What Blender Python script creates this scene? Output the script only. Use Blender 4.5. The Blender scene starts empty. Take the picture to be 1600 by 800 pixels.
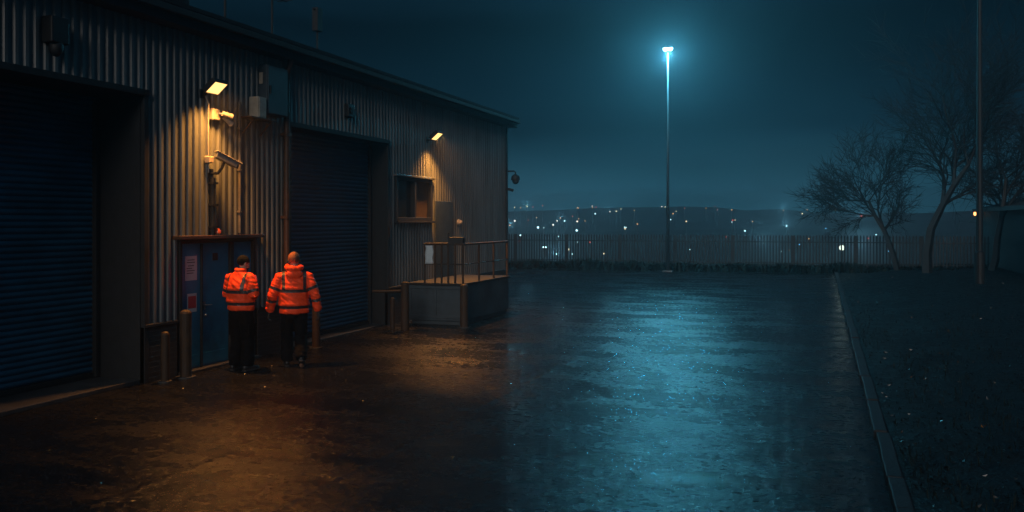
import bpy, bmesh, math, random
from mathutils import Vector, Matrix, noise, Quaternion
R = math.radians
sc = bpy.context.scene
COL = sc.collection
random.seed(7)

# ------------------------------------------------------------------ camera
cam_d = bpy.data.cameras.new('camera')
cam = bpy.data.objects.new('camera', cam_d); COL.objects.link(cam)
cam.location = (0, 0, 2.36)
cam.rotation_euler = (R(90), 0, R(19.04))
cam_d.sensor_width = 36; cam_d.lens = 31.5
cam_d.shift_y = -55 / 1600
cam_d.clip_start = .1; cam_d.clip_end = 2000
sc.camera = cam

# ------------------------------------------------------------------ night sky
SKY_K = 1.0; MAST_W = 1300; HAZE = .0026
w = bpy.data.worlds.new('World'); sc.world = w; w.use_nodes = True
nt = w.node_tree; nt.nodes.clear()
out = nt.nodes.new('ShaderNodeOutputWorld'); bg = nt.nodes.new('ShaderNodeBackground')
tc = nt.nodes.new('ShaderNodeTexCoord'); sp = nt.nodes.new('ShaderNodeSeparateXYZ')
rp = nt.nodes.new('ShaderNodeValToRGB')
nt.links.new(tc.outputs['Generated'], sp.inputs[0]); nt.links.new(sp.outputs['Z'], rp.inputs[0])
e = rp.color_ramp.elements
e[0].position = 0.0; e[0].color = (.014, .074, .112, 1)
e[1].position = 1.0; e[1].color = (.013, .062, .115, 1)
for p_, c_ in ((.035, (.0135, .070, .108, 1)), (.10, (.0016, .013, .024, 1)), (.21, (.0007, .0055, .0105, 1)), (.45, (.010, .048, .090, 1))):
    q = e.new(p_); q.color = c_
bg.inputs[1].default_value = SKY_K
cn = nt.nodes.new('ShaderNodeTexNoise'); cn.inputs['Scale'].default_value = 3.2; cn.inputs['Detail'].default_value = 6
cmp_ = nt.nodes.new('ShaderNodeMapping'); cmp_.inputs['Scale'].default_value = (1, 1, 4.5)
nt.links.new(tc.outputs['Generated'], cmp_.inputs[0]); nt.links.new(cmp_.outputs[0], cn.inputs['Vector'])
cr_ = nt.nodes.new('ShaderNodeMapRange')                       # thin uneven night cloud
for k_, v_ in (('From Min', .3), ('From Max', .7), ('To Min', .72), ('To Max', 1.28)): cr_.inputs[k_].default_value = v_
nt.links.new(cn.outputs['Fac'], cr_.inputs[0])
mu_ = nt.nodes.new('ShaderNodeVectorMath'); mu_.operation = 'SCALE'
nt.links.new(rp.outputs[0], mu_.inputs[0]); nt.links.new(cr_.outputs[0], mu_.inputs['Scale'])
nt.links.new(mu_.outputs[0], bg.inputs[0]); nt.links.new(bg.outputs[0], out.inputs[0])

# added fill light for the jacket backs: one dim, very soft sun from behind the camera's right shoulder
sd = bpy.data.lights.new('fill_sun', 'SUN'); sd.energy = .82; sd.angle = R(25); sd.color = (1, .92, .85)
so = bpy.data.objects.new('fill_sun', sd); COL.objects.link(so)
so.rotation_euler = Vector((-.13, .92, -.38)).to_track_quat('-Z', 'Y').to_euler()

sc.view_settings.view_transform = 'Standard'; sc.view_settings.look = 'None'
sc.view_settings.exposure = 0; sc.view_settings.gamma = 1
sc.render.engine = 'CYCLES'
cy = sc.cycles
cy.use_denoising = True
try: cy.denoiser = 'OPENIMAGEDENOISE'
except Exception: pass
cy.max_bounces = 6; cy.diffuse_bounces = 3; cy.glossy_bounces = 3; cy.volume_bounces = 0
cy.sample_clamp_indirect = 3

# ------------------------------------------------------------------ helpers
def tag(o, label=None, cat=None, group=None, kind=None):
    if label: o['label'] = label
    if cat: o['category'] = cat
    if group: o['group'] = group
    if kind: o['kind'] = kind
    return o

def thing(name, label, cat, loc=(0, 0, 0), rz=0, group=None):
    o = bpy.data.objects.new(name, None); COL.objects.link(o)
    o.location = loc; o.rotation_euler = (0, 0, rz); o.empty_display_size = .2
    return tag(o, label, cat, group)

def obj(name, bm, mats, parent=None, smooth=False, bevel=0):
    if not isinstance(mats, (list, tuple)): mats = [mats]
    me = bpy.data.meshes.new(name)
    if isinstance(bm, bpy.types.Mesh): me = bm
    else:
        bmesh.ops.recalc_face_normals(bm, faces=bm.faces)
        bm.to_mesh(me); bm.free()
    for m in mats: me.materials.append(m)
    if smooth:
        for p in me.polygons: p.use_smooth = True
    o = bpy.data.objects.new(name, me); COL.objects.link(o)
    if parent: o.parent = parent
    if bevel:
        b = o.modifiers.new('bevel', 'BEVEL'); b.width = bevel; b.segments = 2; b.limit_method = 'ANGLE'; b.angle_limit = R(40)
    return o

def children_of(o): return [c for c in bpy.data.objects if c.parent == o]
def dup(o, loc, rz=None, label=None, parent=None):
    c = o.copy(); COL.objects.link(c)
    if parent: c.parent = parent
    else:
        c.location = loc
        if rz is not None: c.rotation_euler = (0, 0, rz)
        if label: c['label'] = label
    for ch in children_of(o): dup(ch, None, None, None, c)
    return c

def box(bm, x0, x1, y0, y1, z0, z1, mi=0, M=None):
    vs = [bm.verts.new(Vector(v)) for v in ((x0, y0, z0), (x1, y0, z0), (x1, y1, z0), (x0, y1, z0), (x0, y0, z1), (x1, y0, z1), (x1, y1, z1), (x0, y1, z1))]
    if M is not None:
        for v in vs: v.co = M @ v.co
    for f in ((0, 3, 2, 1), (4, 5, 6, 7), (0, 1, 5, 4), (1, 2, 6, 5), (2, 3, 7, 6), (3, 0, 4, 7)):
        fc = bm.faces.new([vs[i] for i in f]); fc.material_index = mi
    return vs

def loft(bm, pts, n=14, ref=Vector((1, 0, 0)), cap=True, mi=0, roundcap=0.0):
    """rings of (centre, half width along ref, half depth)"""
    P = [(Vector(c), a, b) for c, a, b in pts]
    if roundcap:
        c0, a0, b0 = P[0]; d = (P[0][0] - P[1][0]).normalized()
        P = [(c0 + d * b0 * roundcap * .95, a0 * .35, b0 * .35), (c0 + d * b0 * roundcap * .6, a0 * .78, b0 * .78)] + P
        c1, a1, b1 = P[-1]; d = (P[-1][0] - P[-2][0]).normalized()
        P = P + [(c1 + d * b1 * roundcap * .6, a1 * .78, b1 * .78), (c1 + d * b1 * roundcap * .95, a1 * .35, b1 * .35)]
    rings = []
    for i, (c, a, b) in enumerate(P):
        t = (P[min(i + 1, len(P) - 1)][0] - P[max(i - 1, 0)][0])
        t = t.normalized() if t.length > 1e-9 else Vector((0, 0, 1))
        s = ref - t * ref.dot(t)
        if s.length < .05: s = Vector((0, 1, 0)) - t * t.y
        s.normalize(); u = t.cross(s)
        rings.append([bm.verts.new(c + s * (a * math.cos(2 * math.pi * k / n)) + u * (b * math.sin(2 * math.pi * k / n))) for k in range(n)])
    for r0, r1 in zip(rings, rings[1:]):
        for k in range(n):
            f = bm.faces.new((r0[k], r0[(k + 1) % n], r1[(k + 1) % n], r1[k])); f.material_index = mi
    if cap:
        f = bm.faces.new(rings[0][::-1]); f.material_index = mi
        f = bm.faces.new(rings[-1]); f.material_index = mi

def tube(bm, pts, r, n=8, mi=0, r1=None):
    m = len(pts)
    loft(bm, [(p, r + ((r1 if r1 is not None else r) - r) * i / max(1, m - 1), r + ((r1 if r1 is not None else r) - r) * i / max(1, m - 1)) for i, p in enumerate(pts)], n=n, mi=mi, ref=Vector((.3, .9, .11)).normalized())

def ball(bm, c, rx, ry, rz, M=None, u=14, v=10, mi=0):
    r = bmesh.ops.create_uvsphere(bm, u_segments=u, v_segments=v, radius=1)
    for vv in r['verts']:
        p = Vector((vv.co.x * rx, vv.co.y * ry, vv.co.z * rz))
        if M is not None: p = M @ p
        vv.co = p + Vector(c)
        for f in vv.link_faces: f.material_index = mi

def xf(bm, M, verts=None):
    for v in (verts or bm.verts): v.co = M @ v.co

# ------------------------------------------------------------------ materials
def mat(name, base, rough=.6, metal=0, noise_amt=0, noise_scale=6, bump=0, bump_scale=40, spec=.5, stretch=(1, 1, 1), coat=0, rough_var=0, emit=None, emit_s=0):
    m = bpy.data.materials.new(name); m.use_nodes = True
    t = m.node_tree; b = t.nodes['Principled BSDF']
    b.inputs['Base Color'].default_value = (*base, 1); b.inputs['Roughness'].default_value = rough
    b.inputs['Metallic'].default_value = metal; b.inputs['Specular IOR Level'].default_value = spec
    b.inputs['Coat Weight'].default_value = coat
    if emit:
        b.inputs['Emission Color'].default_value = (*emit, 1); b.inputs['Emission Strength'].default_value = emit_s
    co = t.nodes.new('ShaderNodeTexCoord'); mp = t.nodes.new('ShaderNodeMapping'); mp.inputs['Scale'].default_value = stretch
    t.links.new(co.outputs['Object'], mp.inputs[0])
    if noise_amt or rough_var:
        nz = t.nodes.new('ShaderNodeTexNoise'); nz.inputs['Scale'].default_value = noise_scale; nz.inputs['Detail'].default_value = 7; nz.inputs['Roughness'].default_value = .65
        t.links.new(mp.outputs[0], nz.inputs['Vector'])
        if noise_amt:
            cr = t.nodes.new('ShaderNodeValToRGB')
            lo = 1 - noise_amt; hi = 1 + noise_amt * .6
            cr.color_ramp.elements[0].position = .3; cr.color_ramp.elements[0].color = (base[0] * lo, base[1] * lo, base[2] * lo, 1)
            cr.color_ramp.elements[1].position = .72; cr.color_ramp.elements[1].color = (min(1, base[0] * hi), min(1, base[1] * hi), min(1, base[2] * hi), 1)
            t.links.new(nz.outputs['Fac'], cr.inputs[0]); t.links.new(cr.outputs[0], b.inputs['Base Color'])
        if rough_var:
            mr = t.nodes.new('ShaderNodeMapRange'); mr.inputs['From Min'].default_value = .3; mr.inputs['From Max'].default_value = .7
            mr.inputs['To Min'].default_value = max(.02, rough - rough_var); mr.inputs['To Max'].default_value = min(1, rough + rough_var)
            t.links.new(nz.outputs['Fac'], mr.inputs[0]); t.links.new(mr.outputs[0], b.inputs['Roughness'])
    if bump:
        n2 = t.nodes.new('ShaderNodeTexNoise'); n2.inputs['Scale'].default_value = bump_scale; n2.inputs['Detail'].default_value = 5
        t.links.new(mp.outputs[0], n2.inputs['Vector'])
        bp = t.nodes.new('ShaderNodeBump'); bp.inputs['Strength'].default_value = bump; bp.inputs['Distance'].default_value = .02
        t.links.new(n2.outputs['Fac'], bp.inputs['Height']); t.links.new(bp.outputs[0], b.inputs['Normal'])
    return m

def emis(name, col, s, sample=True):
    m = bpy.data.materials.new(name); m.use_nodes = True
    t = m.node_tree; t.nodes.clear()
    o = t.nodes.new('ShaderNodeOutputMaterial'); e = t.nodes.new('ShaderNodeEmission')
    e.inputs[0].default_value = (*col, 1); e.inputs[1].default_value = s
    t.links.new(e.outputs[0], o.inputs[0])
    if not sample: m.cycles.emission_sampling = 'NONE'
    return m

M = {}
M['clad'] = mat('painted_cladding', (.125, .142, .148), .40, noise_amt=.5, noise_scale=2.2, stretch=(1, 1.6, .22), bump=.12, bump_scale=3, rough_var=.12)
M['trim'] = mat('dark_trim', (.012, .0135, .015), .75, noise_amt=.4, bump=.1)
M['shutter'] = mat('blue_shutter_paint', (.006, .075, .135), .42, noise_amt=.5, noise_scale=1.3, stretch=(1, 1, 2.5), rough_var=.12, bump=.05)
M['door'] = mat('blue_door_paint', (.010, .17, .32), .4, noise_amt=.45, noise_scale=2, rough_var=.1, bump=.06, bump_scale=8)
M['concrete'] = mat('concrete', (.04, .04, .04), .65, noise_amt=.5, noise_scale=3, bump=.4, bump_scale=25, rough_var=.15)
M['rust'] = mat('rusty_brown_paint', (.06, .024, .011), .55, noise_amt=.6, noise_scale=9, bump=.3)
M['amber'] = mat('worn_yellow_paint', (.042, .02, .007), .7, noise_amt=.6, noise_scale=10, bump=.25, rough_var=.15)
M['steel'] = mat('galvanised_steel', (.30, .31, .32), .4, .8, noise_amt=.4, noise_scale=12, rough_var=.12)
M['dark'] = mat('black_metal', (.010, .0105, .0115), .6, noise_amt=.3, bump=.05)
M['cream'] = mat('cream_plastic', (.34, .32, .285), .4, noise_amt=.25, noise_scale=14)
M['cab'] = mat('grey_cabinet_paint', (.034, .052, .066), .55, noise_amt=.4, noise_scale=4)
M['pipe'] = mat('weathered_conduit', (.16, .145, .12), .5, noise_amt=.5, noise_scale=9)
M['beige'] = mat('beige_box', (.42, .36, .28), .5, noise_amt=.4, noise_scale=6)
M['glass'] = mat('window_glass', (.02, .028, .034), .08, spec=.8, noise_amt=.5, noise_scale=1.5)
M['blind'] = mat('brown_blind', (.09, .065, .05), .6, noise_amt=.3, stretch=(1, 1, 4), noise_scale=4)
M['redlens'] = mat('red_lens', (.55, .09, .03), .2, coat=.6)
M['paper'] = mat('paper', (.44, .52, .56), .6, noise_amt=.1)
M['kerbstone'] = mat('dark_wet_kerbstone', (.018, .018, .019), .6, noise_amt=.5, noise_scale=4, bump=.4, bump_scale=25, spec=.3)
M['ink'] = mat('ink', (.03, .035, .05), .6)
M['redink'] = mat('red_ink', (.4, .05, .06), .6)
M['skin'] = mat('skin', (.36, .20, .14), .5, noise_amt=.2, noise_scale=40, bump=.1)
M['hair'] = mat('dark_hair', (.004, .0035, .003), .85, spec=.15, bump=.6, bump_scale=120)
M['eye'] = mat('eye', (.3, .3, .3), .2)
M['orange'] = mat('orange_fabric', (.92, .066, .012), .6, noise_amt=.22, noise_scale=14, bump=.25, bump_scale=260, spec=.25)
M['tape'] = mat('dark_reflective_tape', (.035, .032, .035), .4, noise_amt=.3, noise_scale=30, bump=.1, bump_scale=300)
M['black'] = mat('black_workwear', (.0035, .0037, .0048), .85, noise_amt=.4, noise_scale=12, bump=.25, bump_scale=200, spec=.08)
M['boot'] = mat('boot_leather', (.008, .008, .009), .5, noise_amt=.3, bump=.2, bump_scale=60)
M['sole'] = mat('rubber_sole', (.02, .02, .021), .6)
M['glove'] = mat('dark_glove', (.03, .022, .02), .6, bump=.2, bump_scale=150)
M['cap'] = mat('brown_cap', (.26, .075, .025), .75, noise_amt=.5, noise_scale=25, bump=.4, bump_scale=180)
M['bark'] = mat('wet_bark', (.010, .009, .008), .6, noise_amt=.5, bump=.5)
M['pale'] = mat('grey_fence_steel', (.009, .011, .013), .6, noise_amt=.4)
M['bramble'] = mat('dark_foliage', (.010, .014, .009), .6, spec=.12, noise_amt=.5)
M['terrain'] = mat('rough_grass', (.012, .016, .011), .8, noise_amt=.6, noise_scale=.4, bump=.6, bump_scale=5)
M['verge'] = mat('wet_soil', (.006, .006, .0056), .6, spec=.2, noise_amt=.6, noise_scale=5, bump=1, bump_scale=22, rough_var=.2)
M['grit'] = mat('wet_stone_grit', (.03, .03, .031), .16, noise_amt=.5)
M['leaf'] = mat('wet_fallen_leaf', (.007, .0075, .007), .2, noise_amt=.5, noise_scale=2, spec=.35)
M['roof'] = mat('roof_sheet', (.012, .014, .016), .85, noise_amt=.4)
M['shed'] = mat('dark_shed_cladding', (.012, .016, .02), .6, noise_amt=.4)
# brick
def brick_mat():
    m = mat('dark_brick', (.07, .05, .042), .6, bump=0)
    t = m.node_tree; b = t.nodes['Principled BSDF']
    co = t.nodes.new('ShaderNodeTexCoord'); sx = t.nodes.new('ShaderNodeSeparateXYZ'); cb = t.nodes.new('ShaderNodeCombineXYZ')
    t.links.new(co.outputs['Object'], sx.inputs[0]); 
    ad = t.nodes.new('ShaderNodeMath'); ad.operation = 'ADD'
    t.links.new(sx.outputs['X'], ad.inputs[0]); t.links.new(sx.outputs['Y'], ad.inputs[1])
    t.links.new(ad.outputs[0], cb.inputs[0]); t.links.new(sx.outputs['Z'], cb.inputs[1])
    br = t.nodes.new('ShaderNodeTexBrick'); br.inputs['Scale'].default_value = 1
    br.inputs['Brick Width'].default_value = .225; br.inputs['Row Height'].default_value = .075; br.inputs['Mortar Size'].default_value = .008
    br.inputs['Color1'].default_value = (.034, .026, .022, 1); br.inputs['Color2'].default_value = (.022, .018, .017, 1); br.inputs['Mortar'].default_value = (.04, .04, .04, 1)
    t.links.new(cb.outputs[0], br.inputs['Vector']); t.links.new(br.outputs['Color'], b.inputs['Base Color'])
    bp = t.nodes.new('ShaderNodeBump'); bp.inputs['Strength'].default_value = .6; bp.inputs['Distance'].default_value = .01; bp.invert = True
    t.links.new(br.outputs['Fac'], bp.inputs['Height']); t.links.new(bp.outputs[0], b.inputs['Normal'])
    return m
M['brick'] = brick_mat()

def asphalt_mat():
    m = bpy.data.materials.new('wet_asphalt'); m.use_nodes = True
    t = m.node_tree; b = t.nodes['Principled BSDF']; L = t.links.new; N = t.nodes.new
    co = N('ShaderNodeTexCoord')
    def nz(scale, stretch=(1, 1, 1), detail=6, rough=.6):
        mp = N('ShaderNodeMapping'); mp.inputs['Scale'].default_value = stretch; L(co.outputs['Object'], mp.inputs[0])
        n = N('ShaderNodeTexNoise'); n.inputs['Scale'].default_value = scale; n.inputs['Detail'].default_value = detail; n.inputs['Roughness'].default_value = rough
        L(mp.outputs[0], n.inputs['Vector']); return n.outputs['Fac']
    def mrange(v, a, b_, c, d):
        r = N('ShaderNodeMapRange'); r.interpolation_type = 'SMOOTHSTEP'
        for k, q in zip(('From Min', 'From Max', 'To Min', 'To Max'), (a, b_, c, d)): r.inputs[k].default_value = q
        L(v, r.inputs[0]); return r.outputs[0]
    def math_(op, a, b_):
        r = N('ShaderNodeMath'); r.operation = op
        for i, v in enumerate((a, b_)):
            if isinstance(v, (int, float)): r.inputs[i].default_value = v
            else: L(v, r.inputs[i])
        return r.outputs[0]
    big = nz(.7, (.7, 1.6, 1), 9, .75)      # wet / damp patches
    mid = nz(3.2, (1, 1, 1), 6, .6)
    grain = nz(85, (1, 1, 1), 3, .6)
    chip = nz(11, (1, 1, 1), 3, .55)
    band = nz(5.5, (.7, 1.2, 1), 5, .65)
    wet = mrange(math_('ADD', math_('MULTIPLY', big, .62), math_('MULTIPLY', chip, .38)), .37, .63, 0, 1)   # 1 = standing film of water
    L(mrange(wet, 0, 1, .36, .085), b.inputs['Roughness'])
    cr = N('ShaderNodeValToRGB'); cr.color_ramp.elements[0].color = (.007, .007, .0075, 1); cr.color_ramp.elements[1].color = (.014, .0138, .0136, 1)
    cr.color_ramp.elements[0].position = .35; cr.color_ramp.elements[1].position = .7
    L(math_('ADD', math_('MULTIPLY', mid, .5), math_('MULTIPLY', chip, .5)), cr.inputs[0]); L(cr.outputs[0], b.inputs['Base Color'])
    # joints between the paving lanes
    sp_ = N('ShaderNodeSeparateXYZ'); L(co.outputs['Object'], sp_.inputs[0])
    wob = math_('MULTIPLY', math_('SUBTRACT', mid, .5), .16)
    seams = None
    for x0, wd, sl in ((-5.55, .09, .05), (-4.12, .06, .03), (-1.6, .05, .02)):
        d = math_('ABSOLUTE', math_('SUBTRACT', math_('ADD', math_('SUBTRACT', sp_.outputs['X'], math_('MULTIPLY', sp_.outputs['Y'], sl)), wob), x0 - 9 * sl), 0)
        s = mrange(d, 0, wd, 1, 0)
        seams = s if seams is None else math_('MAXIMUM', seams, s)
    h = math_('ADD', math_('MULTIPLY', grain, .05), math_('MULTIPLY', chip, math_('SUBTRACT', 1.25, wet)))
    h = math_('ADD', h, math_('MULTIPLY', band, .6))
    h = math_('ADD', h, math_('MULTIPLY', mid, .9))
    h = math_('ADD', h, math_('MULTIPLY', seams, .22))
    bp = N('ShaderNodeBump'); bp.inputs['Strength'].default_value = .9; bp.inputs['Distance'].default_value = .022
    L(h, bp.inputs['Height']); L(bp.outputs[0], b.inputs['Normal'])
    b.inputs['Specular IOR Level'].default_value = .27
    return m
M['asphalt'] = asphalt_mat()

# ------------------------------------------------------------------ ground
GP = [(-60, 0), (51, 0), (58, -1.6), (68, -3.6), (90, -4.6), (118, -4.6), (150, -3.6), (182, -2), (262, 2), (310, 4.5), (360, 6)]
def ground_z(y):
    for (a, za), (b, zb) in zip(GP, GP[1:]):
        if a <= y <= b:
            t = (y - a) / (b - a); return za + (zb - za) * t
    return GP[-1][1]
bm = bmesh.new()
xs = [-260 + 13 * i for i in range(41)]
ys = [-60, -20, 20, 44, 48, 51, 54, 58, 62, 68, 76, 90, 104, 118, 134, 150, 166, 182, 200, 220, 240, 262, 286, 310, 335, 360]
rows = []
for y in ys:
    rows.append([bm.verts.new((x, y, ground_z(y) + (0 if y <= 52 else noise.noise(Vector((x * .03, y * .03, 2))) * min(2.4, (y - 52) * .03) + noise.noise(Vector((x * .011, y * .008, 7))) * max(0, y - 150) * .02))) for x in xs])
for a, b in zip(rows, rows[1:]):
    for i in range(len(xs) - 1): bm.faces.new((a[i], a[i + 1], b[i + 1], b[i]))
tag(obj('ground', bm, M['terrain'], smooth=True), kind='structure')

bm = bmesh.new()                                   # wet yard
ny = 60
v = [[bm.verts.new((-9.9 if i == 0 else .55, -6 + 52 * j / ny, .004)) for i in range(2)] for j in range(ny + 1)]
for a, b in zip(v, v[1:]): bm.faces.new((a[0], a[1], b[1], b[0]))
tag(obj('asphalt_yard', bm, M['asphalt']), kind='structure')
bm = bmesh.new()                                   # part of the yard behind the building's end
f = [bm.verts.new(q) for q in ((-26, 26.6, .004), (-9.9, 26.6, .004), (-9.9, 46, .004), (-26, 46, .004))]
bm.faces.new(f); tag(obj('rear_yard', bm, M['asphalt']), kind='structure')
bm = bmesh.new()                                   # glossy grit chips added to put glints on the wet tarmac
for i in range(16000):
    y = 5.5 + 15 * random.random() ** 1.5; x = random.uniform(-9.0, .52)
    if noise.noise(Vector((x * .6, y * .5, 1))) < random.uniform(-.5, .25): continue
    s = random.uniform(.003, .010); a = random.uniform(0, 6.28)
    top = bm.verts.new((x + random.gauss(0, .25) * s, y + random.gauss(0, .25) * s, .004 + s * random.uniform(.3, .8)))
    rg = [bm.verts.new((x + s * math.cos(a + k * 1.571) * random.uniform(.7, 1.2), y + s * math.sin(a + k * 1.571) * random.uniform(.7, 1.2), .0035)) for k in range(4)]
    for k in range(4): bm.faces.new((rg[k], rg[(k + 1) % 4], top))
tag(obj('grit', bm, M['grit']), kind='stuff', label='loose wet stone grit added over the tarmac for its glints')
bm = bmesh.new()                                   # kerb stones
y = -6.0
while y < 46:
    j = random.uniform(-.011, .011)
    box(bm, .55 + j, .69 + j, y + .008, y + .905, -.05, .085 + random.uniform(-.012, .012)); y += .915
tag(obj('kerb', bm, M['kerbstone'], bevel=.012), kind='structure')
bm = bmesh.new()                                   # soil verge
nx, ny = 70, 130
v = [[bm.verts.new((.69 + 24 * (i / nx) ** 1.6, -6 + 54 * j / ny, 0)) for i in range(nx + 1)] for j in range(ny + 1)]
for r in v:
    for q in r:
        d = q.co.x - .69
        q.co.z = .05 + min(.25, d * .05) + noise.noise(q.co * .7) * .07 * min(1, d) + noise.noise(q.co * 3.1) * .035 * min(1, d * 2)
for a, b in zip(v, v[1:]):
    for i in range(nx): bm.faces.new((a[i], a[i + 1], b[i + 1], b[i]))
tag(obj('verge', bm, M['verge'], smooth=True), kind='structure')
def verge_z(x, y):
    d = x - .69; q = Vector((x, y, 0))
    return .05 + min(.25, d * .05) + noise.noise(q * .7) * .07 * min(1, d) + noise.noise(q * 3.1) * .035 * min(1, d * 2)
bm = bmesh.new()                                   # fallen leaves
for i in range(9000):
    y = 4.5 + 34 * random.random() ** 1.7; x = .75 + (y * .34 + 1.2) * random.random() ** 1.1
    s = random.uniform(.010, .034); a = random.uniform(0, 6.28)
    m4 = Matrix.Translation((x, y, verge_z(x, y) + .012)) @ Matrix.Rotation(a, 4, 'Z') @ Matrix.Rotation(random.gauss(0, .45), 4, 'X') @ Matrix.Rotation(random.gauss(0, .45), 4, 'Y')
    q = [bm.verts.new(m4 @ Vector(p)) for p in ((-s, 0, .3 * s), (0, -.5 * s, 0), (s, 0, .4 * s), (0, .5 * s, 0), )]
    bm.faces.new(q)
gb = bmesh.new()
for i in range(9000):
    y = 4.5 + 30 * random.random() ** 1.6; x = .74 + (y * .34 + 1) * random.random() ** 1.3
    if noise.noise(Vector((x * .9, y * .9, 5))) < -.05: continue
    h = random.uniform(.04, .14); a = random.uniform(0, 6.28); l = random.uniform(.02, .09); z = verge_z(x, y) - .01
    p0 = Vector((x, y, z)); d_ = Vector((math.cos(a), math.sin(a), 0)); s_ = Vector((-d_.y, d_.x, 0)) * .004
    p1 = p0 + d_ * l * .4 + Vector((0, 0, h * .7)); p2 = p0 + d_ * l + Vector((0, 0, h))
    gb.faces.new([gb.verts.new(q) for q in (p0 - s_, p0 + s_, p1 + s_ * .8, p2, p1 - s_ * .8)])
tag(obj('verge_grass', gb, M['bramble']), kind='stuff', label='short dark wet grass growing on the verge')
tag(obj('leaf_litter', bm, M['leaf']), kind='stuff', label='wet fallen leaves scattered over the verge')
bm = bmesh.new()                                   # bank of low weeds before the far fence
for i in range(5200):
    x = random.uniform(-24, 7); y = 43.1 + random.gauss(0, .55)
    h = random.uniform(.15, .62) * (.7 + .6 * noise.noise(Vector((x * .5, 0, 3))))
    a = random.uniform(0, 6.28); l = random.uniform(.1, .3)
    p0 = Vector((x, y, 0)); p1 = p0 + Vector((math.cos(a) * l, math.sin(a) * l, max(.1, h))); sd_ = Vector((-math.sin(a), math.cos(a), 0)) * .035
    bm.faces.new([bm.verts.new(q) for q in (p0 - sd_, p0 + sd_, (p0 + p1) / 2 + sd_ * 1.6 + Vector((0, 0, .08)), p1, (p0 + p1) / 2 - sd_ * 1.6 + Vector((0, 0, .08)))])
tag(obj('rough_weeds', bm, M['bramble']), kind='stuff', label='dark rough weeds growing along the foot of the far fence')

# ------------------------------------------------------------------ warehouse
WX = -9.3
wh = thing('warehouse', 'long low metal clad warehouse with two roller doors and a blue double door', 'warehouse', (0, 0, 0))
PITCH, DEP = .15, .034
def corrugated(bm, y0, y1, z0, z1, x=WX, flip=False, end=None):
    """trapezoid ribbed sheet facing +x (or facing +y at y=end)"""
    prof = []
    k = math.floor(y0 / PITCH)
    while k * PITCH < y1:
        b = k * PITCH
        for o_, d in ((0, 0), (.062, 0), (.082, DEP), (.130, DEP)): prof.append((b + o_, d))
        k += 1
    prof = [p for p in prof if y0 < p[0] < y1]
    prof = [(y0, prof[0][1] if prof else 0)] + prof + [(y1, prof[-1][1] if prof else 0)]
    zs = [z0, z1]
    prev = None
    for (a, d) in prof:
        if end is None: col = [bm.verts.new((x + d, a, z)) for z in zs]
        else: col = [bm.verts.new((a, end + d, z)) for z in zs]
        if prev: bm.faces.new((prev[0], col[0], col[1], prev[1]))
        prev = col
D1 = (5.6, 10.5, 4.17); D2 = (14.3, 18.2, 4.1); BD = (11.27, 13.2, 2.07); WN = (18.62, 20.65, 2.36, 3.39)
TOP = 5.42; PL = .84
bm = bmesh.new()
box(bm, -10.3, WX - .006, 2, D1[0], 0, TOP); box(bm, -10.3, WX - .006, D1[0], D1[1], D1[2], TOP)
box(bm, -10.3, WX - .006, D1[1], BD[0], 0, TOP); box(bm, -10.3, WX - .006, BD[0], BD[1], BD[2], TOP)
box(bm, -10.3, WX - .006, BD[1], D2[0], 0, TOP); box(bm, -10.3, WX - .006, D2[0], D2[1], D2[2], TOP)
box(bm, -10.3, WX - .006, D2[1], WN[0], 0, TOP); box(bm, -10.3, WX - .006, WN[0], WN[1], 0, WN[2]); box(bm, -10.3, WX - .006, WN[0], WN[1], WN[3], TOP)
box(bm, -10.3, WX - .006, WN[1], 26.3, 0, TOP)
box(bm, -25, -10.31, 26.0, 26.3, 0, TOP)
obj('wall', bm, M['trim'], wh)
bm = bmesh.new()
for y0, y1, z0, z1 in ((2, D1[0], PL, TOP), (D1[0], D1[1], D1[2], TOP), (D1[1], BD[0], PL, TOP), (BD[0], BD[1], BD[2], TOP), (BD[1], D2[0], PL, TOP), (D2[0], D2[1], D2[2], TOP), (D2[1], WN[0], PL, TOP), (WN[0], WN[1], PL, WN[2]), (WN[0], WN[1], WN[3], TOP), (WN[1], 26.3, PL, TOP)):
    corrugated(bm, y0, y1, z0, z1)
corrugated(bm, -25, -9.3, 0, TOP, end=26.306)
obj('cladding', bm, M['clad'], wh)
for y0, y1 in ((2, D1[0]), (D1[1], BD[0] - .06), (BD[1] + .06, D2[0]), (D2[1], 26.28)):
    bm = bmesh.new(); box(bm, WX - .005, WX + .05, y0, y1, 0, PL - .03); obj('brick_plinth', bm, M['brick'], wh)
    bm = bmesh.new(); box(bm, WX - .004, WX + .075, y0 - .003, y1 + .003, PL - .03, PL + .012); obj('plinth_flashing', bm, M['trim'], wh, bevel=.004)
bm = bmesh.new()
box(bm, WX - .01, WX + .30, 1.9, 26.62, 5.27, 5.52)
box(bm, WX + .30, WX + .40, 1.9, 26.62, 5.40, 5.50)
obj('fascia', bm, M['trim'], wh, bevel=.01)
bm = bmesh.new()
q = [bm.verts.new(p) for p in ((-8.98, 1.9, 5.54), (-8.98, 26.7, 5.54), (-17.2, 26.7, 6.5), (-17.2, 1.9, 6.5), (-25.5, 26.7, 5.54), (-25.5, 1.9, 5.54))]
bm.faces.new((q[0], q[1], q[2], q[3])); bm.faces.new((q[3], q[2], q[4], q[5]))
r = obj('roof', bm, M['roof'], wh); s_ = r.modifiers.new('thick', 'SOLIDIFY'); s_.thickness = .06; s_.offset = 1
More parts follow.
